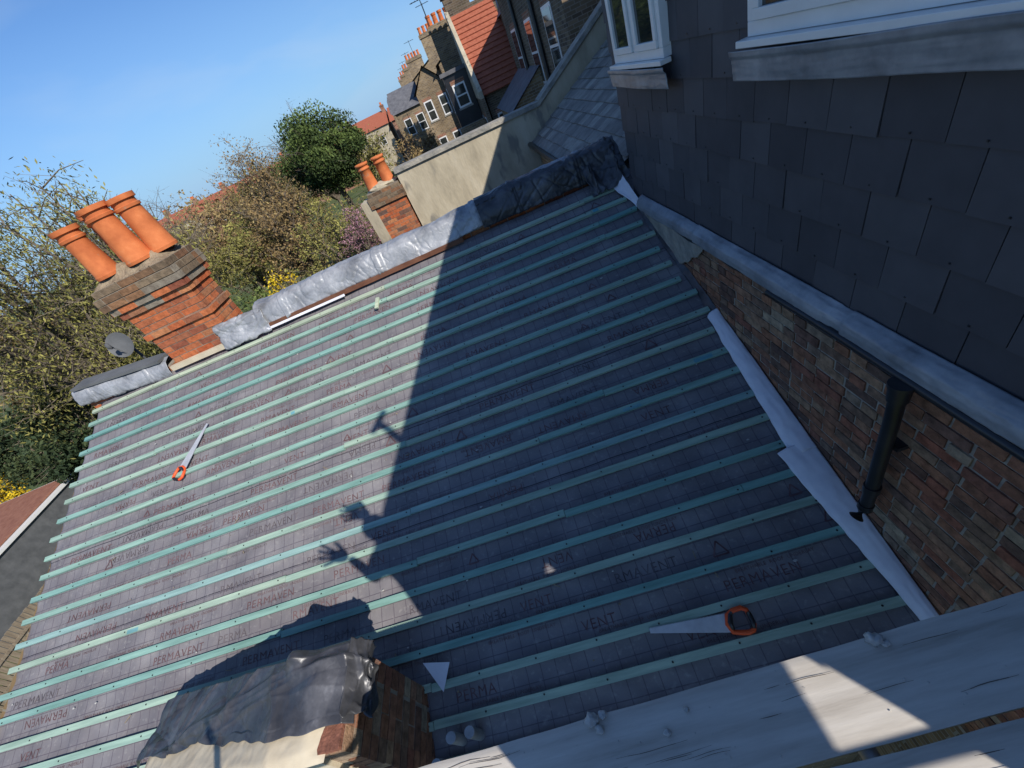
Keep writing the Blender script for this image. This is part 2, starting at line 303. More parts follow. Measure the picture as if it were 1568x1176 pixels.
for n in range(0,20):
    x=-7.0+random.uniform(0,.6)
    while x<-0.75:
        m=0 if random.random()<.75 else 1
        if random.random()<0.65: 
            fl=random.random()<.3
            puttext(random.choice(TX),x+(.55 if fl else 0),0.2*n+(.14 if fl else .06)+random.uniform(-.02,.02),math.pi if fl else 0,m)
        if random.random()<0.5: puttext(tx2,x+0.1,0.2*n+random.choice([.14,.035]),0,m)
        if random.random()<0.2:
            cx,cy=x+0.70,0.2*n+0.1; s=random.choice([.7,.8,1])
            P=[(cx-.05*s,cy-.04*s),(cx+.05*s,cy-.04*s),(cx,cy+.045*s)]
            for a,b in zip(P,P[1:]+P[:1]):
                a=V(a);b=V(b);w=(b-a).normalized(); w=V((-w.y,w.x))*.005
                mb.face([(q.x,q.y,mz(q.x,q.y)-.003) for q in (a-w,b-w,b+w,a+w)],0)
        x+=random.uniform(.62,.95)
mb.build('printed_lettering',[m_ink,m_ink2],matrix=RM)
mb=MB()
for i in range(110):
    x=random.uniform(-7,-0.2); y=random.uniform(0,4.1); s=random.uniform(.002,.008)
    mb.blob((x,y,0.004),(s*random.uniform(.7,2),s,s*.6),random.choice([0,1]),amp=.6,n=4)
for i in range(30):
    x=random.uniform(-7,-0.2); y=random.uniform(0,4.1); a=random.uniform(0,3.1); l=random.uniform(.02,.07)
    mb.box((x,y,0.003),(l*math.cos(a),l*math.sin(a),0),(-.006*math.sin(a),.006*math.cos(a),0),(0,0,.004),1)
mb.build('roof_debris',[m_mortlump,m_fence],matrix=RM)
# ------------------------------------------------------------ saws
def saw(hp,tp,name):
    h=V(wl(hp)); t=V(wl(tp)); d=(t-h).normalized(); L=(t-h).length
    w=V((-d.y,d.x)); root=empty(name)
    def P(a,b,z): q=h+d*a+w*b; return (q.x,q.y,z)
    mb=MB(); z=0.031
    for zz in (z,z+0.0015): mb.face([P(.09,-.045,zz),P(L,-.045,zz),P(L,-.02,zz),P(.09,.055,zz)],0)
    k=int((L-.1)/0.008)
    for i in range(k):
        a=.1+i*.008; mb.face([P(a,-.045,z+.0007),P(a+.008,-.045,z+.0007),P(a+.004,-.051,z+.0007)],0)
    mb.build('blade',[m_blade],root,matrix=RM)
    mb=MB()
    loop=[(0.10,-.035),(.06,-.055),(.01,-.06),(-.015,-.045),(-.02,-.01),(-.025,.03),(-.01,.06),(.02,.066),(.06,.06),(.1,.05),(.115,.01)]
    mb.tube([P(a,b,z+.004) for a,b in loop],0.014,8,0,closed=True)
    mb.build('handle',[m_orange],root,True,RM)
    mb=MB()
    mb.tube([P(a,b,z+.008) for a,b in [(-.018,-.035),(-.021,-.01),(-.024,.02),(-.014,.05)]],[.013,.0155,.0155,.013],8)
    mb.tube([P(a,b,z+.008) for a,b in [(.07,-.05),(.085,-.035),(.1,.0),(.098,.04)]],[.01,.015,.017,.012],8)
    mb.build('grip',[m_black],root,True,RM)
saw((-5.44,2.50),(-5.18,3.0),'hand_saw')
saw((-0.90,0.12),(-1.46,0.17),'hand_saw')
# ------------------------------------------------------------ bricks
def brick_box(name,x0,x1,y0,y1,z0,z1,bm,mm,parent=None,depth=.1,jit=.004):
    mb=MB(); g=.010; bl=.215; bh=.065
    mb.bx(x0+.006,x1-.006,y0+.006,y1-.006,z0,z1-.003,1)
    k=0; z=z0
    while z<z1-.02:
        zt=min(z+bh,z1)
        off=0 if k%2 else -.1125
        for side in range(4):
            a0,a1=(x0,x1) if side<2 else (y0+.1,y1-.1)
            a=a0+off
            while a<a1-.01:
                s=max(a,a0); e=min(a+bl,a1)
                if e-s>.02:
                    j=random.uniform(-jit,jit*.4); t=random.random()
                    if side==0: mb.bx(s,e,y0-j,y0+depth,z,zt,0,t)
                    elif side==1: mb.bx(s,e,y1-depth,y1+j,z,zt,0,t)
                    elif side==2: mb.bx(x0-j,x0+depth,s,e,z,zt,0,t)
                    else: mb.bx(x1-depth,x1+j,s,e,z,zt,0,t)
                a+=bl+g
        z+=bh+g; k+=1
    return mb.build(name,[bm,mm],parent)
def lead_strip(name,x0,x1,prof,axis='x',nu=160,amp=.01,step=1.3,mats=None,parent=None,seed=0,solid=.004,zf=None,nv=26):
    P=[V((a,b)) for a,b in prof]; ln=[0]
    for i in range(1,len(P)): ln.append(ln[-1]+(P[i]-P[i-1]).length)
    def ev(t):
        s=t*ln[-1]
        for i in range(1,len(P)):
            if s<=ln[i]+1e-9:
                k=(s-ln[i-1])/(ln[i]-ln[i-1]); d=(P[i]-P[i-1]).normalized(); return P[i-1].lerp(P[i],k),V((-d.y,d.x))
        return P[-1],V((0,1))
    def fn(u,v):
        x=x0+u*(x1-x0); p,nr=ev(v)
        d=amp*(nz(x*2.3,v*3,seed)+.35*nz(x*6+v*2,v*4,seed+9)-.5*max(0,1-abs(nz(x*6+v*2,v*2,seed+5))*9)-.35*max(0,1-abs(nz(x*5-v*4,v*2,seed+7))*9))
        ph=((x+seed*.37)%step)/step
        if ph<.05: d+=.012
        elif ph<.09: d+=.006
        zz=.015*nz(x*1.1,seed*3.1)+(zf(x) if zf else 0)
        q=p+nr*d
        e=(.03*nz(x*4,seed)+.015*nz(x*13,seed)) if v<.02 else 0
        return (x,q.x,q.y+zz-abs(e)) if axis=='x' else (q.x,x,q.y+zz)
    return grid(name,fn,nu,nv,mats or [m_lead],parent,solid=solid)
house=empty('brick_house')
mb=MB()
YE=-1.65
z=-.75; k=0; HC=.066; BL=.205
while z<1.39:
    zt=z+HC-.010; off=(k%2)*BL/2+random.uniform(-.015,.015); y=YE+off-.225
    while y<3.6:
        e=y+BL-.010
        if z>zroof(0,y)-.15 or y<0:
            parts=[(y,e)] if (k%2 or random.random()<.4) else [(y,y+BL/2-.010),(y+BL/2,e)]
            for s,f in parts:
                j=random.uniform(-.007,.001)
                mb.box((j,s+random.uniform(0,.005),z+random.uniform(-.002,.002)),(.1,0,0),(0,f-s-random.uniform(0,.005),random.uniform(-.003,.003)),(0,random.uniform(-.003,.003),zt-z),0,random.random())
        y+=BL
    z+=HC; k+=1
mb.bx(.0035,.12,YE,3.5,-.8,1.42,1)
mb.build('brick_wall_face',[m_brick,m_mortar],house)
mb=MB(); mb.bx(.02,5,YE,3.5,-5.5,-.8,0); mb.bx(.12,5,YE+.02,3.48,-.8,1.42,0)
mb.bx(-7.05,.0,-.2,4.3,-5.5,-.42,0)
mb.build('walls',[m_hbrick],house)
mb=MB()
mb.face([(-7.05,-.2,-.42),(-7.05,4.2,-.42),(-7.05,4.2,1.6),(-7.05,-.2,-.12)],0)
mb.face([(-7.05,-.2,-.42),(0,-.2,-.42),(0,-.2,-.12),(-7.05,-.2,-.12)],0)
mb.build('gable_wall',[m_hbrick],house)
def ztop(y): return 4.065-.0716*y
WIN=[(2.36,3.27,2.60,3.66),(-0.9,1.47,2.64,3.72)]
mb=MB()
def prism(y0,y1,z0,x0=.03,x1=5):
    mb.hexa([(x0,y0,z0),(x1,y0,z0),(x1,y1,z0),(x0,y1,z0),(x0,y0,ztop(y0)-.03),(x1,y0,ztop(y0)-.03),(x1,y1,ztop(y1)-.03),(x0,y1,ztop(y1)-.03)])
prism(YE,3.5,1.42); prism(-2.85,YE,2.92,.03,.3)  # second prism: unseen fin past the wall end, added to shade the roof
mb.build('dormer_core',[m_greyfelt],house)
mb=MB()
mb.box((-.06,YE-.03,ztop(YE)-.12),(5.2,0,0),(0,3.56-YE,ztop(3.53)-ztop(YE)),(0,0,.12),0)
mb.box((-.06,-2.88,ztop(-2.88)-.12),(.4,0,0),(0,2.84+YE,ztop(YE-.04)-ztop(-2.88)),(0,0,.12),0)  # cap over the added shading fin
mb.tube([(.03,-1.55,4.1),(.03,-1.55,4.60)],.035,10,0); mb.tube([(.03,-1.40,4.55),(.03,-1.70,4.64)],.03,10,0)  # unseen pole and crossbar, added for their bar-shaped shadow
mb.build('flat_roof',[m_greyfelt],house)
def rect_minus(r,h):
    a0,a1,b0,b1=r; c0,c1,d0,d1=h
    if c1<=a0 or c0>=a1 or d1<=b0 or d0>=b1: return [r]
    o=[]
    if c0>a0: o.append((a0,c0,b0,b1))
    if c1<a1: o.append((c1,a1,b0,b1))
    m0,m1=max(a0,c0),min(a1,c1)
    if d0>b0: o.append((m0,m1,b0,d0))
    if d1<b1: o.append((m0,m1,d1,b1))
    return [q for q in o if q[1]-q[0]>.012 and q[3]-q[2]>.012]
def slates(mb,O,U,Vv,Nn,w,h,sw,ex,holes=(),thick=.006,tilt=.015,m=0,nails=True,sig=.2):
    O,U,Vv,Nn=V(O),V(U),V(Vv),V(Nn)
    r=0; v=0
    while v<h:
        off=-(r%2)*sw/2; u=off
        while u<w:
            rs=[(max(u,0)+.0022,min(u+sw,w)-.0022,v,min(v+ex+.05,h+.04))]
            for hh in holes: rs=[q for a in rs for q in rect_minus(a,hh)]
            t=random.gauss(.5,sig); t=min(1,max(0,t)); jd=random.uniform(-.003,.003); jr=random.uniform(-.003,.003); tt=random.uniform(-.003,.004)
            for a0,a1,b0,b1 in rs:
                if a1-a0<.01: continue
                f0=(tilt+tt)*(1-(b0-v)/(ex+.05)); f1=(tilt+tt)*(1-(b1-v)/(ex+.05))
                o=O+U*a0+Vv*(b0+jd)+Nn*f0
                mb.box(o,U*(a1-a0)+Vv*jr,Vv*(b1-b0)+Nn*(f1-f0),Nn*thick,m,t)
            um=u+sw/2
            if nails and 0<um<w and not any(hh[0]<um<hh[1] and hh[2]<v+.02<hh[3] for hh in holes):
                c=O+U*um+Vv*(v+.018)+Nn*(tilt+thick); mb.box(c-U*.003,U*.006,Vv*.006,Nn*.003,1,.5)
            u+=sw
        v+=ex; r+=1
mb=MB(); y0=3.5
holes=[(y0-b,y0-a,c-1.47,d-1.47) for a,b,c,d in WIN]
holes.append((3.5-YE,7,0,1.88))
slates(mb,(0.03,y0,1.47),(0,-1,0),(0,0,1),(-1,0,0),3.5-YE+.01,2.3,.25,.2,holes)
slates(mb,(0.03,3.5,1.47),(1,0,0),(0,0,1),(0,1,0),3,2.3,.25,.2)
mb.build('slate_cladding',[m_slate,m_black],house)
def window(y0,y1,z0,z1,mull,name,over=.03):
    r=empty(name); r.parent=house
    mb=MB(); x0,x1=-.035,.04; f=.055
    mb.bx(x0,x1,y0,y1,z0,z0+f,0); mb.bx(x0,x1,y0,y1,z1-f,z1,0)
    mb.bx(x0,x1,y0,y0+f,z0+f,z1-f,0); mb.bx(x0,x1,y1-f,y1,z0+f,z1-f,0)
    ys=[y0+f]+[y0+(y1-y0)*q for q in mull]+[y1-f]
    for q in ys[1:-1]: mb.bx(x0,x1,q-.03,q+.03,z0+f,z1-f,0)
    for a,b in zip(ys[:-1],ys[1:]):
        a2=a+(.03 if a!=ys[0] else 0); b2=b-(.03 if b!=ys[-1] else 0); g=.045
        xx0,xx1=-.050,-.02
        mb.bx(xx0,xx1,a2+.003,b2-.003,z0+f+.003,z0+f+g,0); mb.bx(xx0,xx1,a2+.003,b2-.003,z1-f-g,z1-f-.003,0)
        mb.bx(xx0,xx1,a2+.003,a2+g,z0+f+g,z1-f-g,0); mb.bx(xx0,xx1,b2-g,b2-.003,z0+f+g,z1-f-g,0)
        mb.bx(-.033,-.027,a2+g,b2-g,z0+f+g,z1-f-g,1)
    mb.bx(-.075,-.0,y0-over,y1+over,z0-.03,z0-.002,0)
    o=mb.build('frame',[m_white,m_glass],r)
    bv=o.modifiers.new('b','BEVEL'); bv.width=.004; bv.segments=2; bv.limit_method='ANGLE'
    lead_strip('sill_lead',y0-over-.04,y1+over+.05,[(-.079,z0-.028),(-.077,z0-.05),(-.065,z0-.065),(-.058,z0-.155)],'y',60,.004,5,[m_leadsm],r,seed=4)
    return r
window(*WIN[0],[0.5],'dormer_window'); window(*WIN[1],[.33,.66],'dormer_window')
fl=empty('wall_lead_flashing')
lead_strip('apron',YE,3.25,[(.0,1.525),(-.03,1.51),(-.058,1.48),(-.066,1.455),(-.064,1.415)],'y',300,.004,1.45,[m_leadsm],fl,seed=2)
mb=MB(); mb.tube([(-.062,1.25-i*.29,1.392+.004*math.sin(i)) for i in range(0,11)],.021,10,0)
mb.tube([(-.03,3.1-i*.2,1.385-.012*math.sin(i*2)) for i in range(0,11)],.010,6,0)
mb.build('black_cable',[m_black],fl,True)
def cem(u,v):
    y=3.3-u*1.55; zb=zroof(0,y)-.02; zt=1.43
    low=zt-(zt-zb)*(1 if u<.45 else max(.0,1-(u-.45)*2.6))-.03*nz(y*9,2)
    z=zt+(low-zt)*v
    return (-.018-.012*abs(nz(y*8,z*8))-.02*(1-v)*.5, y, z)
grid('cement_fillet',cem,70,24,[m_cement],house,solid=.01)
def cem2(u,v):
    y=3.42-u*3.4; x=-.045-.02*nz(y*6,1); 
    a=V((x,y,zroof(x,y)+.008)); b=V((-.008,y,zroof(0,y)+.06+.03*nz(y*5,7)))
    p=a.lerp(b,v); return (p.x-.012*abs(nz(y*12,v*3)),p.y,p.z)
grid('mortar_fillet',cem2,120,8,[m_leaddark],house)
um=empty('white_membrane_strip')
def strip(ya,yb,w0,w1,h0,h1,seed,name):
    def fn(u,v):
        y=ya+(yb-ya)*u; w=w0+(w1-w0)*u+.014*nz(y*4,seed); h=h0+(h1-h0)*u+.012*nz(y*3,seed+4)
        a=math.pi*(.02+.78*v); x=-.012-w+w*(1-math.cos(a))/1.78*.98
        if v==0: x-=.008*nz(y*12,seed)
        return (x,y,zroof(x,y)+.028+h*math.sin(a)+.005*nz(y*10,v*6,seed)+ (.03*v))
    grid(name,fn,90,18,[m_fabric],um,solid=.002)
strip(1.95,.80,.085,.15,.03,.03,1,'upper_sheet'); strip(.86,-.12,.22,.07,.02,.035,6,'lower_sheet')
def fl2(u,v):
    y=3.86-u*.55; w=.10*(1-.4*u); x=-.02-w+w*v
    return (x-.03*math.sin(u*5)*(1-v),y,zroof(x,y)+.035+.10*v**2*(1-.3*u)+.008*nz(u*9,v*4))
grid('corner_fold',fl2,24,8,[m_fabric],um,solid=.002)
dp=empty('downpipe'); mb=MB()
mb.tube([(-.085,.33,1.37),(-.09,.33,1.28),(-.08,.335,1.16),(-.075,.34,1.05),(-.075,.34,.62),(-.075,.345,.42)],.032,14)
mb.lathe((-.09,.33,1.32),[(.0,-.02),(.040,-.02),(.042,.05),(.048,.055),(.048,.075),(.0,.075)],16)
mb.lathe((-.075,.34,.58),[(.032,0),(.039,.0),(.039,.05),(.032,.05)],16)
mb.tube([(-.075,.345,.45),(-.08,.345,.40),(-.12,.34,.345)],.037,14)
mb.bx(-.055,.0,.295,.385,.95,.975,0)
mb.build('pipe',[m_black],dp,True).modifiers.new('e','EDGE_SPLIT')
# ------------------------------------------------------------ parapet
pp=empty('parapet_wall')
brick_box('parapet_bricks',-4.42,-.02,4.0,4.2,1.2,1.80,m_brickred,m_mortar,pp)
lead_strip('lead_capping',-4.45,.0,[(3.895,1.66),(3.91,1.71),(3.94,1.80),(3.965,1.85),(4.02,1.885),(4.12,1.895),(4.2,1.88),(4.25,1.85),(4.26,1.74)],'x',500,.017,1.25,[m_lead],pp,seed=1,zf=lambda x:.05*max(0,min(1,(x+2.2)/1.5)),nv=40)
lead_strip('lead_step',-1.55,.02,[(3.87,1.66),(3.875,1.74),(3.90,1.83),(3.93,1.91),(4.0,1.945),(4.1,1.95),(4.2,1.92)],'x',200,.024,.7,[m_leaddark],pp,seed=5,nv=40)
mb=MB(); mb.box((-4.42,3.885,1.615),(2.6,-.005,0),(0,.02,0),(0,0,.05),0)
mb.box((-4.45,3.855,1.605),(1.1,-.0,.0),(0,.015,.02),(0,0,.004),1)
mb.build('fascia_board',[m_fascia,m_fabric],pp)
def crease(x,y,L):
    z=0
    for (ang,off,h,w) in L:
        d=x*math.cos(ang)+y*math.sin(ang)-off+.02*nz(x*4,y*4,off)
        z+=h*math.exp(-abs(d)/w)
    return z
def cornerlead(u,v):
    x=-.36+u*.42; y=3.66+.36*v
    L=[(.4,-.1+.4,.05,.03),(1.2,.55,.04,.03),(2.3,.3,.05,.03),(.0,.2,.04,.03),(.0,.8,.05,.03),(1.0,.9,.04,.02)]
    return (x+.03*nz(u*6,v*6),y+.03*nz(u*5,v*7,3),zroof(x,y)+.04+.20*v+.10*max(0,u-.45)+crease(u,v,L)+.02*nz(u*5,v*5,8))
grid('corner_lead',cornerlead,60,50,[m_leaddark],pp,solid=.005)
lp=empty('low_ridge_capping')
lead_strip('lead',-7.15,-5.85,[(3.93,1.58),(3.95,1.68),(3.99,1.76),(4.1,1.79),(4.22,1.75),(4.25,1.6)],'x',160,.015,.8,[m_lead],lp,seed=8,zf=lambda x:.08-.12*(x+7.15)/1.3)
mb=MB(); mb.box((-7.1,3.97,1.845),(1.2,0,-.11),(0,.25,0),(0,0,.03),0); mb.build('slate_coping',[m_greyfelt],lp)
brick_box('bricks',-7.12,-5.85,4.0,4.2,1.2,1.66,m_brickred,m_mortar,lp)
# ------------------------------------------------------------ chimneys
def pot(mb,x,y,z,h=.55,r=.135):
    mb.lathe((x,y,z),[(r*1.08,0),(r*1.1,.03),(r*1.02,.05),(r*.92,h*.5),(r*.86,h-.13),(r*1.0,h-.125),(r*1.02,h-.10),(r*.9,h-.09),(r*.9,h-.05),(r*1.08,h-.045),(r*1.1,h),(r*.92,h+.002),(r*.8,h-.03),(r*.78,.1)],28,0)
    mb.lathe((x,y,z+h-.25),[(0,0),(r*.8,0)],28,1)
ch=empty('chimney_stack')
X0,X1,Y0,Y1=-5.72,-4.86,3.97,4.42
brick_box('shaft',X0,X1,Y0,Y1,1.2,2.325,m_brickred,m_mortard,ch)
for i,(e,h) in enumerate([(.03,.075),(.06,.075),(.085,.075),(.085,.075),(.05,.075)]):
    zz=2.325+i*.075; brick_box('corbel',X0-e,X1+e,Y0-e,Y1+e,zz,zz+.072,m_brickred if i<2 else m_brickold,m_mortard,ch,jit=.008)
brick_box('string_course',X0-.03,X1+.03,Y0-.03,Y1+.03,2.02,2.09,m_brickred,m_mortard,ch)
def fla(u,v):
    x=X0-.03+u*(X1-X0+.06); y=Y0-.03+v*(Y1-Y0+.06); e=min(u,1-u,v*.6,(1-v)*.6)*5; e=min(1,e)
    return (x,y,2.69+.12*e+.045*nz(x*9,y*9)*e+ .02*nz(x*30,y*30))
grid('flaunching',fla,50,30,[m_flaunch],ch)
mb=MB()
for x,y,h,r in [(-5.55,4.10,.54,.125),(-5.34,4.33,.58,.13),(-5.15,4.12,.60,.135),(-4.92,4.25,.58,.13)]: pot(mb,x,y,2.76,h,r)
mb.build('pots',[m_pot,m_inside],ch,True).modifiers.new('e','EDGE_SPLIT')
lead_strip('base_flashing',-5.0,-4.35,[(3.84,1.60),(3.86,1.66),(3.90,1.72),(3.93,1.83),(3.98,1.87)],'x',60,.03,2,[m_lead],ch,seed=11)
mb=MB(); mb.box((-5.78,3.90,1.60),(1.0,-.02,0),(0,.05,0),(0,0,.06),0); mb.build('mortar_flashing',[m_creampale],ch)
sd=empty('satellite_dish'); mb=MB()
c=V((-7.15,5.1,1.90)); nr=V((.25,-.9,.35)).normalized(); a1=nr.cross(V((0,0,1))).normalized(); a2=nr.cross(a1)
ring=[]
for i in range(6):
    rr=.17*i/5
    ring.append([c+nr*(rr*rr*1.3)+a1*rr*math.cos(j*math.pi/12)+a2*rr*math.sin(j*math.pi/12)*1.1 for j in range(24)])
for i in range(5):
    for j in range(24): mb.face([ring[i][j],ring[i][(j+1)%24],ring[i+1][(j+1)%24],ring[i+1][j]],0)
mb.tube([c,c-nr*.15,c-nr*.15-V((0,0,.6))],.02,8); mb.tube([c-a2*-.15,c+nr*.25],.01,6); mb.blob(c+nr*.27,(.03,.03,.05))
mb.build('dish',[m_greyfelt],sd,True)
# near chimney : tall brick end, sloping rendered shoulder, lead dressed over
nc=empty('chimney_stack')
CX1=-3.0
def sh(x):
    t=min(1,max(0,(-3.40-x)/1.5)); return .93-.50*t, .29*t
brick_box('shaft',-3.41,CX1,-.17,.27,-.4,.90,m_brick,m_mortar,nc)
mb=MB()
xs=[-3.12,-3.40,-3.9,-4.4,-4.9]
for a,b in zip(xs[:-1],xs[1:]):
    za,ya=sh(a); zb,yb=sh(b)
    mb.hexa([(b,-.19+yb,-.4),(a,-.19+ya,-.4),(a,.262+ya,-.4),(b,.262+yb,-.4),(b,-.19+yb,zb-.035),(a,-.19+ya,za-.035),(a,.262+ya,za-.035),(b,.262+yb,zb-.035)])
mb.build('render_face',[m_creampale],nc)
def topm(u,v):
    x=-4.92+u*1.84; z0,yo=sh(x); y=-.20+yo+v*.47; e=min(1,min(u*2,(1-u)*2,v,1-v)*9)
    return (x,y,z0-.04+.035*e+.006*nz(x*7,y*9)+.004*nz(x*30,y*30))
grid('flaunching',topm,110,40,[m_creampale],nc)
rc=random.Random(21)
LC=[]
for i in range(26):
    a=rc.uniform(-.5,.5)+ (math.pi/2 if rc.random()<.5 else rc.uniform(0,math.pi))
    px,py=rc.uniform(-5,-3),rc.uniform(0,.5); LC.append((a,px*math.cos(a)+py*math.sin(a),rc.choice([-1,1,1])*rc.uniform(.008,.026),rc.uniform(.015,.045)))
def leadtop(u,v):
    x=-5.08+u*2.14; z0,yo=sh(x); y0=-.05+v*.42+.06*nz(x*2.2,1.5)*(1-v)+.02*nz(x*9,2.5); y=y0+yo
    dx=max(0,-4.92-x,x-CX1-.01); dy=max(0,y0-.28)
    z=z0+.012+crease(x,y,LC)*.8+.018*nz(x*2,y*3)+.005*nz(x*9,y*9)-1.1*dx-1.3*dy
    z+=.09*math.exp(-((x+3.28)**2+(y-.26)**2)/.004)+.05*math.exp(-((x+3.15)**2+(y-.12)**2)/.012)
    z=max(z,z0-.004-1.1*dx-1.3*dy)
    if v<.1: z+=.015*nz(x*6,3.3)
    return (x-.3*dx+.02*nz(x*4,y*5,8),y-.5*dy,z)
grid('lead_cover',leadtop,340,100,[m_leaddark],nc,solid=.003,smooth=True)
LH2=[(.3,.2,.04,.05),(1.0,.6,.05,.04),(2.0,.1,.04,.05),(.1,.7,.05,.04),(1.5,.5,.04,.03)]
def leadhang(u,v):
    y=-.05+u*.34
    x=CX1+.02+.05*math.sin(v*2.2)+crease(u,v,LH2)*v; z=.965-v*(.20+.14*nz(y*5,3)+.05*math.sin(u*7))+.01*nz(y*8,v*3,7)
    return (x,y+.03*nz(u*4,v*5,6),z)
grid('lead_flap',leadhang,60,40,[m_leaddark],nc,solid=.003)
mb=MB()
for x,y,l,a in [(-2.90,-.12,.25,.1),(-2.80,-.02,.22,0),(-2.68,-.02,.22,-.05)]:
    mb.tube([(x,y,zroof(x,y)-.1),(x+.02*a,y-.02,zroof(x,y)+l*.6),(x+.03,y-.04,zroof(x,y)+l)],.03,12)
mb.build('pipe_stub',[m_steel],None,True).modifiers.new('e','EDGE_SPLIT')
mb=MB(); p=[wl((-2.98,.40)),wl((-2.78,.36)),wl((-2.86,.22))]
mb.face([(p[0][0],p[0][1],.035),(p[1][0],p[1][1],.045),(p[2][0],p[2][1],.032)],0); mb.build('membrane_scrap',[m_fabric],matrix=RM)
mb=MB(); mb.box((-7.15,-.43,-.06),(7.2,0,0),(0,.03,0),(0,0,.05),0); mb.build('eaves_fascia',[m_fascia],matrix=RM)
# ------------------------------------------------------------ scaffold
sc=empty('scaffold'); 
def board(y1,y0,x0,x1,z,name,seed):
    def fn(u,v):
        x=x0+(x1-x0)*u; y=y0+(y1-y0)*v
        e=min(v,1-v); r=-.004*max(0,1-e/.06) 
        return (x,y+(.004*nz(x*5,seed) if v in(0.,1.) else 0),z+r+.0005*nz(x*4,y*60,seed)+.003*nz(x*1.5,y*8,seed+3))
    grid(name,fn,200,22,[m_board],sc)
    mb=MB(); mb.box((x0,y0+.002,z-.038),(x1-x0,0,0),(0,y1-y0-.004,0),(0,0,.033),0); mb.build(name+'_body',[m_board],sc)
for i in range(5):
    board(-.412-i*.243,-.622-i*.243-.015,-2.55+random.uniform(-.05,.1),-.03,1.30+(0 if i==0 else random.uniform(-.004,.006)),'board_%d'%i,i*3.3)
mb=MB()
for i in range(80):
    b=random.randint(0,2); y=-.43-b*.243-random.random()*.19; x=random.uniform(-2.4,-.1); l=random.uniform(.03,.25)
    w=random.uniform(.0003,.0010); z0=1.3035+(0 if b==0 else .006); k=6
    pts=[(x+l*q/k,y+.006*nz((x+l*q/k)*9,y*7),z0) for q in range(k+1)]
    for q in range(k):
        ww=w*math.sin(math.pi*(q+.5)/k)+.0002
        mb.face([(pts[q][0],pts[q][1]-ww,z0),(pts[q+1][0],pts[q+1][1]-ww,z0),(pts[q+1][0],pts[q+1][1]+ww,z0),(pts[q][0],pts[q][1]+ww,z0)],0)
mb.build('board_cracks',[m_crack],sc)
mb=MB()
for x,y,s in [(-1.72,-.42,.020),(-1.70,-.45,.014),(-1.68,-.415,.013),(-.82,-.425,.020),(-.80,-.44,.012),(-1.5,-.5,.010),(-1.42,-.46,.008)]:
    mb.blob((x,y,1.303+s*.4),(s*1.1,s*.9,s*.8),0,amp=.6)
for i in range(50): 
    s=random.uniform(.001,.003); mb.blob((random.uniform(-2.3,-.1),random.uniform(-.62,-.42),1.303),(s,s,s*.5),0,n=4)
mb.build('mortar_lumps',[m_mortlump],sc,True)
mb=MB()
for x in (-1.0,-2.3,-.25): mb.tube([(x,-.45,1.235),(x,-2.2,1.235)],.024,14)
mb.tube([(-2.7,-.7,1.18),(0.0,-.7,1.18)],.024,14)
mb.tube([(-2.45,-1.72,-5.5),(-2.45,-1.72,2.65)],.024,14); mb.tube([(-.35,-1.72,-5.5),(-.35,-1.72,3.3)],.024,14)
for zz in (1.85,2.3): mb.tube([(-2.6,-1.68,zz),(1.2,-1.68,zz)],.024,14)
mb.bx(-2.6,-.1,-1.66,-1.62,1.33,1.53,1)
mb.build('tubes',[m_steel,m_board],sc,True).modifiers.new('e','EDGE_SPLIT')
# ------------------------------------------------------------ photographer (casts the shadow seen on the roof)
ph=empty('photographer')
def skin(name,verts,edges,rad,mt,sub=2,root=0):
    me=D.meshes.new(name); me.from_pydata(verts,edges,[]); me.materials.append(mt)
    o=D.objects.new(name,me); SC.collection.objects.link(o); o.parent=ph
    s=o.modifiers.new('k','SKIN'); s.use_smooth_shade=True
    for i,r in enumerate(rad): me.skin_vertices[0].data[i].radius=(r if hasattr(r,'__len__') else (r,r)); me.skin_vertices[0].data[i].use_root=(i==root)
    ss=o.modifiers.new('s','SUBSURF'); ss.levels=sub; ss.render_levels=sub; return o
bxo,byo=-1.12,-1.30
LH=(bxo-.54,byo+.28,2.64); RH=(bxo-.14,byo+.32,2.95)
vv=[(bxo,byo,2.22),(bxo,byo+.02,2.45),(bxo,byo+.04,2.68),(bxo,byo+.05,2.80),(bxo-.01,byo+.08,2.88),
 (bxo-.10,byo,2.14),(bxo-.12,byo+.05,1.78),(bxo-.12,byo,1.39),(bxo-.12,byo+.16,1.345),
 (bxo+.10,byo,2.14),(bxo+.14,byo-.02,1.78),(bxo+.15,byo-.08,1.39),(bxo+.16,byo+.08,1.345),
 (bxo-.19,byo+.06,2.74),(bxo-.34,byo+.10,2.52),LH,
 (bxo+.17,byo+.06,2.74),(bxo+.20,byo+.16,2.60),RH]
ee=[(0,1),(1,2),(2,3),(3,4),(0,5),(5,6),(6,7),(7,8),(0,9),(9,10),(10,11),(11,12),(3,13),(13,14),(14,15),(3,16),(16,17),(17,18)]
rr=[(.16,.12),(.15,.11),(.17,.12),(.12,.09),.055,.09,.065,.05,.04,.09,.065,.05,.04,.07,.048,.034,.07,.048,.034]
skin('body',vv,ee,rr,m_cloth)
mb=MB(); mb.blob((bxo-.02,byo+.12,3.0),(.078,.10,.12),0,amp=.08,n=14); mb.blob((bxo-.02,byo+.225,2.99),(.014,.02,.022),0,amp=0)
for s in (-1,1): mb.blob((bxo-.02+s*.08,byo+.12,3.0),(.012,.02,.03),0,amp=0); mb.blob((bxo-.02+s*.03,byo+.205,3.02),(.013,.012,.008),0,amp=0)
mb.build('head',[m_skin],ph,True)
mb=MB(); mb.blob((bxo-.02,byo+.10,3.035),(.085,.105,.10),0,amp=.12,n=14); mb.build('hair',[m_black],ph,True)
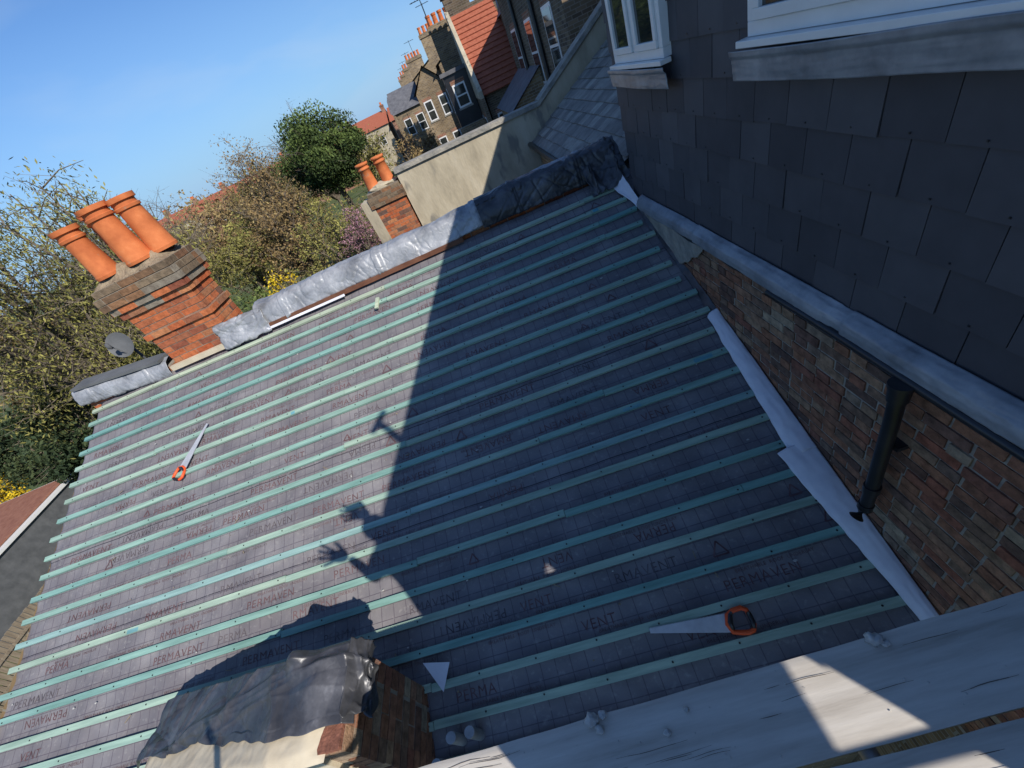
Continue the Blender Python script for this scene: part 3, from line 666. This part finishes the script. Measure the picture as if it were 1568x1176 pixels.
def hand(o,d,n,name,spread=.25,curl=.2,q=1.0,s=1):
    o,d,n=V(o),V(d).normalized(),V(n).normalized(); w=d.cross(n).normalized()*s
    vs=[o,o+d*.05*q,o+d*.085*q]; es=[(0,1),(1,2)]; r=[.024*q,(.038*q,.018*q),(.036*q,.015*q)]
    for i,(off,L) in enumerate([(-.032,.075),(-.011,.085),(.011,.08),(.032,.062)]):
        b=len(vs); ang=off/.032*spread; dd=(d*math.cos(ang)+w*math.sin(ang)); L*=q
        vs.append(o+d*.09*q+w*off*q); vs.append(vs[-1]+dd*L*.5-n*curl*.01); vs.append(vs[-1]+dd*L*.5-n*curl*.03)
        es+=[(2,b),(b,b+1),(b+1,b+2)]; r+=[.010*q,.009*q,.008*q]
    b=len(vs); vs+= [o+d*.03*q-w*.035*q,o+d*.055*q-w*.07*q,o+d*.08*q-w*.088*q]; es+=[(1,b),(b,b+1),(b+1,b+2)]; r+=[.013*q,.011*q,.009*q]
    skin(name,[tuple(v) for v in vs],es,r,m_cloth,2)
hand(LH,(-.65,.10,.30),(.3,.8,-.4),'left_oversize_hand',.5,q=1.5)  # both hands oversized to enlarge their shadow on the roof
hand(RH,(-.65,.08,.40),(.3,.8,-.4),'right_oversize_hand',.35,q=1.5)
mb=MB(); mb.bx(-1.50,-1.34,-.845,-.836,2.94,3.02,0); mb.build('phone',[m_black],ph)
# ------------------------------------------------------------ far party wall, chimney, slate roof
pw=empty('rendered_party_wall'); mb=MB()
mb.bx(-2.98,.30,9.0,9.3,-5.5,1.98,0)
mb.bx(-3.0,.28,8.95,9.35,1.98,2.06,1)
poly=[(.30,-5.5),(3.6,-5.5),(3.6,3.95),(.30,1.98)]
mb.face([(x,9.0,z) for x,z in poly],0); mb.face([(x,9.3,z) for x,z in poly][::-1],0)
mb.box((.28,8.95,1.99),(3.4,0,2.03),(0,.4,0),(0,0,.09),1)
mb.build('wall',[m_cream,m_cement],pw)
fc=empty('chimney_stack')
brick_box('shaft',-3.75,-3.02,8.95,9.5,-.5,1.55,m_brickred,m_mortard,fc)
brick_box('corbel',-3.80,-2.97,8.90,9.55,1.55,1.77,m_brickold,m_mortard,fc); brick_box('corbel_top',-3.76,-3.01,8.94,9.51,1.77,1.85,m_brickold,m_mortard,fc)
mb=MB(); mb.bx(-3.98,-3.74,8.93,9.5,-1,1.72,0); mb.blob((-3.4,9.2,1.86),(.36,.25,.10),0); mb.build('render',[m_cream],fc)
mb=MB(); pot(mb,-3.58,9.15,1.88,.52,.13); pot(mb,-3.22,9.2,1.88,.52,.13); mb.build('pots',[m_pot,m_inside],fc,True)
nr_=empty('neighbour_house'); mb=MB()
sl=math.atan(.56); U=(0,-1,0); Vv=(math.cos(sl),0,math.sin(sl)); Nn=(-math.sin(sl),0,math.cos(sl))
slates(mb,(-.10,8.93,1.42),U,Vv,Nn,4.7,3.0,.25,.2,thick=.008,tilt=.02,sig=.3)
mb.box((-.08,4.25,1.38),(0,4.7,0),(2.6,0,1.456),(.02,0,-.04),0,.1)
mb.build('slate_roof',[m_slateroof,m_black],nr_)
mb=MB(); mb.bx(.0,5,3.52,8.95,-5.5,1.40,0); mb.bx(1.95,5,3.56,8.9,2.0,4.9,0); mb.build('walls',[m_hbrick],nr_)  # upper block is unseen, added to shade the party wall and slates
mb=MB(); mb.tube([(-.14,4.3,1.42),(-.14,8.95,1.42)],.05,8); mb.build('gutter',[m_black],nr_,True)
# ------------------------------------------------------------ background houses
def wins(mb,face,pos,us,z,w,h):
    for u in us:
        def B(a,b,c,e,p0,p1,m):
            if face=='y': mb.bx(a,b,pos-p0,pos+p1,c,e,m)
            else: mb.bx(pos-p0,pos+p1,a,b,c,e,m)
        B(u-w/2-.05,u+w/2+.05,z-.08,z,.04,.05,3); B(u-w/2,u+w/2,z,z+h,.02,.05,2)
        for c,e in ((z+.07,z+h/2-.03),(z+h/2+.03,z+h-.07)): B(u-w/2+.07,u+w/2-.07,c,e,.028,0,4)
        B(u-w/2-.03,u+w/2+.03,z+h,z+h+.16,.012,.05,5)
def gable(mb,x0,x1,y0,y1,ze,zr,axis,o=.2,m=1,wm=0):
    if axis=='x':
        ym=(y0+y1)/2
        mb.face([(x0-o,y0-o,ze-.05),(x1+o,y0-o,ze-.05),(x1+o,ym,zr),(x0-o,ym,zr)],m)
        mb.face([(x0-o,y1+o,ze-.05),(x1+o,y1+o,ze-.05),(x1+o,ym,zr),(x0-o,ym,zr)],m)
        for x in (x0,x1): mb.face([(x,y0,ze),(x,y1,ze),(x,ym,zr-.04)],wm)
    else:
        xm=(x0+x1)/2
        mb.face([(x0-o,y0-o,ze-.05),(x0-o,y1+o,ze-.05),(xm,y1+o,zr),(xm,y0-o,zr)],m)
        mb.face([(x1+o,y0-o,ze-.05),(x1+o,y1+o,ze-.05),(xm,y1+o,zr),(xm,y0-o,zr)],m)
        for y in (y0,y1): mb.face([(x0,y,ze),(x1,y,ze),(xm,y,zr-.04)],wm)
def stack(mb,x,y,z0,z1,w=.9,d=.5,n=3,axis='x'):
    if axis=='x': mb.bx(x-w/2,x+w/2,y-d/2,y+d/2,z0,z1,0); mb.bx(x-w/2-.06,x+w/2+.06,y-d/2-.06,y+d/2+.06,z1-.25,z1-.05,0)
    else: mb.bx(x-d/2,x+d/2,y-w/2,y+w/2,z0,z1,0); mb.bx(x-d/2-.06,x+d/2+.06,y-w/2-.06,y+w/2+.06,z1-.25,z1-.05,0)
    for i in range(n):
        t=(i+.5)/n-.5; px,py=(x+t*w,y) if axis=='x' else (x,y+t*w)
        mb.lathe((px,py,z1),[(.12,0),(.10,.3),(.12,.32),(.12,.4),(.09,.4)],10,6)
def aerial(mb,x,y,z):
    mb.tube([(x,y,z),(x,y,z+1.3)],.02,5,7); mb.tube([(x-.5,y,z+1.2),(x+.5,y,z+1.2)],.015,4,7)
    for i in range(6): mb.tube([(x-.4+i*.16,y-.2,z+1.2),(x-.4+i*.16,y+.2,z+1.2)],.01,4,7)
def hmats(w,r): return [w,r,m_white,m_cement,m_glass,m_hbrickr,m_pot,m_black,m_cream,m_farslate]
G=-5.5
def H(name,w,r,fn): 
    mb=MB(); fn(mb); mb.build(name,hmats(w,r))
def hA(mb):
    mb.bx(1.55,8,10.5,19,G,4.6,0); gable(mb,1.55,8,10.5,19,4.6,7.5,'y')
    wins(mb,'x',1.55,[12.0,14.6,17.4],1.9,1.0,1.6); wins(mb,'x',1.55,[12.6,15.8],-1.2,1.0,1.6)
    mb.tube([(1.48,13.3,-5),(1.48,13.3,4.5)],.06,8,7); mb.tube([(1.48,16.2,-5),(1.48,16.2,4.5)],.06,8,7); mb.tube([(1.45,10.5,4.55),(1.45,19,4.55)],.07,8,7)
    mb.tube([(1.48,13.3,1.4),(1.48,16.2,1.1)],.05,8,7)
H('brick_house',m_hbrickd,m_farslate,hA)
def hA2(mb):
    mb.bx(.45,1.53,14.5,18.6,G,1.6,0); mb.face([(.3,14.4,1.55),(.3,18.7,1.55),(1.54,18.7,2.4),(1.54,14.4,2.4)],1); mb.face([(.45,14.5,1.6),(1.53,14.5,1.6),(1.53,14.5,2.35)],0)
    wins(mb,'y',14.5,[1.0],.2,.5,1.0)
H('brick_house',m_hbrick,m_farslate,hA2)
def hB(mb):
    mb.bx(.1,1.9,19.6,26,G,2.1,0)
    mb.face([(.0,19.4,2.05),(1.95,19.4,2.05),(1.95,23.2,5.0),(.0,23.2,5.0)],1)
    for i in range(16):
        t=i/16; mb.box((.0,19.4+3.8*t,2.05+2.95*t+.01),(1.95,0,0),(0,.06,.045),(0,-.02,.03),1)
    mb.bx(-.12,.02,19.3,23.4,G,2.0,0)
    mb.hexa([(-.14,19.3,2.0),(.02,19.3,2.0),(.02,23.3,2.0),(-.14,23.3,2.0),(-.14,19.3,2.25),(.02,19.3,2.25),(.02,23.3,5.25),(-.14,23.3,5.25)],8)
    mb.bx(-.14,2.1,23.2,23.5,2,5.15,0); stack(mb,.5,23.5,3.0,5.9,1.1,.5,4)
    wins(mb,'y',19.6,[.6,1.4],.2,.55,1.1); wins(mb,'x',-.12,[20.6,22.3],.1,.7,1.2)
    mb.bx(1.95,9,19.5,30,G,4.3,0); mb.face([(1.8,19.3,4.2),(1.8,30.2,4.2),(4.4,30.2,7.0),(4.4,19.3,7.0)],9)
H('tiled_house',m_hbrickd,m_tilered,hB)
def hB2(mb):
    mb.bx(-1.25,-.15,22.0,24.6,G,3.2,7); mb.box((-1.35,21.9,3.2),(1.3,0,0),(0,2.8,0),(0,0,.15),9)
    mb.bx(-1.35,-.13,21.6,22.0,G,1.2,0)
    wins(mb,'x',-1.25,[23.0],1.8,1.3,1.0); wins(mb,'y',22.0,[-.7],1.9,.6,.9); stack(mb,-.4,25.2,2,5.2,1.2,.5,4); aerial(mb,-.9,25,5.0)
H('dark_dormer_house',m_hbrick,m_farslate,hB2)
def hC(mb):
    mb.bx(-3.1,-1.1,31,37,G,3.1,0); gable(mb,-3.1,-1.1,31,37,3.1,4.3,'y'); wins(mb,'y',31,[-2.6,-1.6],1.5,.55,1.1); wins(mb,'y',31,[-2.6,-1.6],-.8,.55,1.3); wins(mb,'x',-3.1,[32.5,35],1.3,.9,1.3)
    mb.bx(-1.1,8,30.5,39,G,4.0,0); gable(mb,-1.1,8,30.5,39,4.0,6.2,'y'); stack(mb,-.8,38.6,2,6.2,1.6,.6,5); aerial(mb,-.6,38.5,6.4)
H('brick_house',m_hbrick,m_farslate,hC)
def hD(mb):
    for i in range(4):
        y=44+i*10; mb.bx(-6.2-i*1.2,-3.4-i*1.2,y,y+5,G,2.6,0); gable(mb,-6.2-i*1.2,-3.4-i*1.2,y,y+5,2.6,4.2,'x'); wins(mb,'y',y,[-5.4-i*1.2,-4.2-i*1.2],.6,.7,1.3); wins(mb,'y',y,[-5.4-i*1.2,-4.2-i*1.2],-2.2,.7,1.3)
        mb.bx(-3.4-i*1.2,6,y-.5,y+8,G,4.2,0); gable(mb,-3.4-i*1.2,6,y-.5,y+8,4.2,6.2,'y'); stack(mb,-3-i*1.2,y+7.5,2,6.0,1.6,.6,5); aerial(mb,-2.8-i*1.2,y+7.4,6.0)
H('terraced_houses',m_hbrick,m_farslate,hD)
def hE(mb):
    for i in range(9):
        x=-72+i*7.5; y=96-i*1.0; mb.bx(x,x+6.5,y,y+8,G,1.6,8 if i%3==1 else 0); gable(mb,x,x+6.5,y,y+8,1.6,3.6,'x',.3); wins(mb,'y',y,[x+1.5,x+4.5],-1.2,1.0,1.5); stack(mb,x+6.4,y+4,2,4.4,1.4,.6,4,'y')
H('terraced_houses',m_hbrickr,m_tilered,hE)
mb=MB(); mb.bx(-29,-21.3,3.0,12.7,G,-3.25,1); mb.box((-29.2,2.8,-3.25),(8.0,0,0),(0,10.1,0),(0,0,.10),2); mb.box((-29.1,3.0,-3.13),(7.7,0,0),(0,9.7,0),(0,0,.06),0)
mb.build('garage',[m_paver,m_greyfelt,m_white])
mb=MB()
y=4.0
while y<15: 
    mb.bx(-19.4,-19.37,y,y+.11,G,-4.2+random.uniform(-.02,.02),0,random.random()); y+=.135
mb.bx(-19.36,-19.32,4,15,-4.6,-4.52,0); mb.bx(-19.36,-19.32,4,15,-5.2,-5.12,0)
mb.build('timber_fence',[m_fence])
mb=MB(); mb.face([(-400,-100,G),(400,-100,G),(400,600,G),(-400,600,G)],0); mb.build('ground',[m_ground])
mb=MB(); mb.face([(-18.6,-10,G+.004),(-9,-10,G+.004),(-9,9,G+.004),(-18.6,9,G+.004)],0); mb.build('road',[m_asphalt])
mb=MB(); mb.face([(-27,9.5,G+.004),(-13,9.5,G+.004),(-10,22,G+.004),(-27,22,G+.004)],0); mb.build('lawn',[m_grass])
mb=MB(); mb.bx(-8.9,-8.7,-5,30,G,-4.9,0); mb.build('garden_wall',[m_hbrick])
# ------------------------------------------------------------ trees
def tree(name,x,y,top,R,mt,n=9000,leaf=.09,base=G,clumps=26,flat=1.0,lowz=None,trunk=.2,seed=1,droop=0,dens=.33,tw=6):
    rg=np.random.default_rng(seed); rd=random.Random(seed); root=empty(name)
    zc0=lowz if lowz is not None else base+(top-base)*.35; cz=(top+zc0)/2; hz=(top-zc0)/2
    cl=[]
    for i in range(clumps):
        while True:
            p=rg.uniform(-1,1,3)
            if .25<np.linalg.norm(p)<1: break
        p=p/ max(1e-6,np.linalg.norm(p))*np.linalg.norm(p)**.5
        rr=R*(1-.25*max(0,p[2]))
        cl.append(V((x+p[0]*rr*.82,y+p[1]*rr*.82,cz+p[2]*hz*.85)))
    mb=MB(); fork=V((x+rd.uniform(-.2,.2),y,zc0+.15*hz))
    mb.tube([(x,y,base),(x+.05,y,(base+fork.z)/2),tuple(fork)],[trunk,trunk*.8,trunk*.6],8)
    TP=[]
    for c in cl:
        mid=fork.lerp(c,.5)+V((rd.uniform(-.2,.2),rd.uniform(-.2,.2),.12*R))
        mb.tube([fork,mid,c],[trunk*.32,trunk*.2,trunk*.06],5)
        for k in range(tw):
            a=mid.lerp(c,rd.random()); b=a+V((rd.gauss(0,1),rd.gauss(0,1),rd.gauss(.6,.7)))*R*.22; m_=a.lerp(b,.5)+V((0,0,.04*R))
            mb.tube([a,m_,b],[trunk*.08,trunk*.05,trunk*.02],4); TP.append((m_,b))
            if tw>8:
                for q in range(3):
                    a2=a.lerp(b,rd.uniform(.3,1)); b2=a2+V((rd.gauss(0,1),rd.gauss(0,1),rd.gauss(.5,.6)))*R*.1
                    mb.tube([a2,b2],[trunk*.03,trunk*.012],3); TP.append((a2,b2))
    mb.build('trunk',[m_bark],root)
    C=np.array([tuple(c) for c in cl]); sz=R*dens*rg.uniform(.6,1.25,len(C))
    idx=rg.integers(0,len(C),n); off=rg.normal(0,1,(n,3)); off/=np.maximum(.3,np.linalg.norm(off,axis=1))[:,None]; off*= (rg.random(n)**.45)[:,None]
    P=C[idx]+off*sz[idx][:,None]*np.array([1,1,flat])
    if tw>8:
        A=np.array([tuple(t[0]) for t in TP]);Bq=np.array([tuple(t[1]) for t in TP]); k=n*3//4; ii=rg.integers(0,len(TP),k); u=rg.random(k)[:,None]
        P[:k]=A[ii]*(1-u)+Bq[ii]*u+rg.normal(0,.03*R,(k,3))
    if droop: P[:,2]-=droop*rg.random(n)**2*R*.35
    a=rg.normal(0,1,(n,3)); a/=np.linalg.norm(a,axis=1)[:,None]; b=np.cross(a,rg.normal(0,1,(n,3))); b/=np.maximum(1e-6,np.linalg.norm(b,axis=1))[:,None]
    if droop: a[:,2]-=.8; a/=np.linalg.norm(a,axis=1)[:,None]
    s=leaf*rg.uniform(.5,1.4,n)[:,None]; asp=1.7 if droop else 1.3
    q=np.stack([P-a*s*asp,P-b*s*.6,P+a*s*asp,P+b*s*.6],1).reshape(-1,3)
    me=D.meshes.new('foliage'); me.vertices.add(4*n); me.vertices.foreach_set('co',q.ravel())
    me.loops.add(4*n); me.loops.foreach_set('vertex_index',np.arange(4*n)); me.polygons.add(n); me.polygons.foreach_set('loop_start',np.arange(0,4*n,4))
    me.update(calc_edges=True)
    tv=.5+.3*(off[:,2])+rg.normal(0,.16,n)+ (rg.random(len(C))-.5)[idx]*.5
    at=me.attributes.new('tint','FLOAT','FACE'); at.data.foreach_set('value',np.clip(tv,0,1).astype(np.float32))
    me.materials.append(mt); o=D.objects.new('foliage',me); SC.collection.objects.link(o); o.parent=root
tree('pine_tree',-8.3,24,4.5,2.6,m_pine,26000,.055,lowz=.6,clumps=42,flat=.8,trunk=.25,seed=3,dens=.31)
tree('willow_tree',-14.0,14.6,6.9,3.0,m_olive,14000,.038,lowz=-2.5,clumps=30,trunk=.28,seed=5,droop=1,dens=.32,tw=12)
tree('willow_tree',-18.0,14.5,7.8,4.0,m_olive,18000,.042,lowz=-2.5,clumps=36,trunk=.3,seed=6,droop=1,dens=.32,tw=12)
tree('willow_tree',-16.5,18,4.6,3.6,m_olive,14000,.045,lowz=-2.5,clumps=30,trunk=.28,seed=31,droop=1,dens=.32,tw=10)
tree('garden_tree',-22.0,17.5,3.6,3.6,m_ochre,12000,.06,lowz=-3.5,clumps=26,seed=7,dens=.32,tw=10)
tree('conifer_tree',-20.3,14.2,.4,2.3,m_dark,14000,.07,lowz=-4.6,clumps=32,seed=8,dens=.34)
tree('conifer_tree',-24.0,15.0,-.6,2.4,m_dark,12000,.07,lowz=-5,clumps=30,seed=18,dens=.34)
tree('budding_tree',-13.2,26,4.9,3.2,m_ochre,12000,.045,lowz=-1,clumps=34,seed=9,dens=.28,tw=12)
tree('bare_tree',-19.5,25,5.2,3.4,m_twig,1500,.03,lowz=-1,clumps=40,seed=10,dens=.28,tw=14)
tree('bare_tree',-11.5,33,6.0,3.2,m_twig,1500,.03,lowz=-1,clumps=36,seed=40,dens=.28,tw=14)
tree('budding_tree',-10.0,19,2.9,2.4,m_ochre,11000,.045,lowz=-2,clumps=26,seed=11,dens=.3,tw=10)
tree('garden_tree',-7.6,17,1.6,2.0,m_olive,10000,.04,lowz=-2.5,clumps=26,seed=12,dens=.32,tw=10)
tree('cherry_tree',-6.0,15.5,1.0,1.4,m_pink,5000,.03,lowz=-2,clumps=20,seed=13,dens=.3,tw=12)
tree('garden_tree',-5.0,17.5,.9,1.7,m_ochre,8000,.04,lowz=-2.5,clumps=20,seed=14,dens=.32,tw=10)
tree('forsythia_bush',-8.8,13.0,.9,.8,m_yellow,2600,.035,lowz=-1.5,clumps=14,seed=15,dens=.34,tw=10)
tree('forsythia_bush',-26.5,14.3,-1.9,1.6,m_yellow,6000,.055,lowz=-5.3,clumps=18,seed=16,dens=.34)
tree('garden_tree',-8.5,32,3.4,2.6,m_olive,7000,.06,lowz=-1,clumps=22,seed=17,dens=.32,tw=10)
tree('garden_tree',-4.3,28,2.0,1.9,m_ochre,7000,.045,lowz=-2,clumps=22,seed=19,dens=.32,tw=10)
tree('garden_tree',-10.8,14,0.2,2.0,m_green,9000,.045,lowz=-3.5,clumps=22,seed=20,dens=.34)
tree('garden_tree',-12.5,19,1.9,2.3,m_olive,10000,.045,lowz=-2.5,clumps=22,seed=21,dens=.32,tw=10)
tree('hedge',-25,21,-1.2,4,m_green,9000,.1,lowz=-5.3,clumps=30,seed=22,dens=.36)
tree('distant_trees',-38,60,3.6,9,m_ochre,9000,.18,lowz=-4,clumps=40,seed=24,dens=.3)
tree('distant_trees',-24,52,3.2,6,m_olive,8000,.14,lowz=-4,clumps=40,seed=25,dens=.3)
# ------------------------------------------------------------ light, world, camera
S=V((.513,-.613,.601)).normalized()
ld=D.lights.new('sun','SUN'); ld.energy=5.0; ld.angle=math.radians(.5); ld.color=(1,.94,.85)
lo=D.objects.new('sun',ld); SC.collection.objects.link(lo); lo.rotation_euler=S.to_track_quat('Z','Y').to_euler()
w=D.worlds.new('World'); SC.world=w; w.use_nodes=True; nt=w.node_tree
bg=nt.nodes['Background']; sky=nt.nodes.new('ShaderNodeTexSky'); sky.sky_type='NISHITA'; sky.sun_disc=False
sky.sun_elevation=math.asin(S.z); sky.sun_rotation=math.atan2(S.x,S.y); sky.air_density=1.0; sky.dust_density=.3; sky.ozone_density=2.0
tc=nt.nodes.new('ShaderNodeTexCoord')
sz=nt.nodes.new('ShaderNodeSeparateXYZ'); nt.links.new(tc.outputs['Generated'],sz.inputs[0])
hr=ramp(nt,[(0.0,(.85,.85,.85)),(.08,(.55,.55,.55)),(.26,(0,0,0))]); nt.links.new(sz.outputs[2],hr.inputs[0])
base=mixn(nt,1.0,sky.outputs[0],(.56,.78,1.06),'MULTIPLY')
base=mixn(nt,hr.outputs[0],base,(2.3,4.0,6.4))
mp=nt.nodes.new('ShaderNodeMapping'); mp.inputs['Scale'].default_value=(1.2,.7,4); mp.inputs['Rotation'].default_value=(.2,.5,.3)
nt.links.new(tc.outputs['Generated'],mp.inputs[0]); n=nt.nodes.new('ShaderNodeTexNoise'); n.inputs['Scale'].default_value=2.2; n.inputs['Detail'].default_value=4; n.inputs['Distortion'].default_value=.6
nt.links.new(mp.outputs[0],n.inputs['Vector']); r=ramp(nt,[(.52,(0,0,0)),(.85,(.3,.3,.3))]); nt.links.new(n.outputs[0],r.inputs[0])
o=mixn(nt,r.outputs[0],base,(4.6,5.6,6.8)); nt.links.new(o,bg.inputs[0]); bg.inputs[1].default_value=.125
f,ro,p,yw=622.3767,.4572,.634,-.1346
F=V((math.sin(yw)*math.cos(p),math.cos(yw)*math.cos(p),-math.sin(p))); R=V((math.cos(yw),-math.sin(yw),0)); Uu=R.cross(F)
cr=math.cos(ro)*R-math.sin(ro)*Uu; cu=math.sin(ro)*R+math.cos(ro)*Uu; cb=-F
cd=D.cameras.new('camera'); cd.sensor_width=36; cd.lens=f/1568*36; cd.clip_start=.01; cd.clip_end=2000
co=D.objects.new('camera',cd); SC.collection.objects.link(co)
co.matrix_world=Matrix(((cr.x,cu.x,cb.x,-1.4143),(cr.y,cu.y,cb.y,-.801),(cr.z,cu.z,cb.z,2.9785),(0,0,0,1)))
SC.camera=co
SC.view_settings.view_transform='Standard'; SC.view_settings.look='None'; SC.view_settings.exposure=0
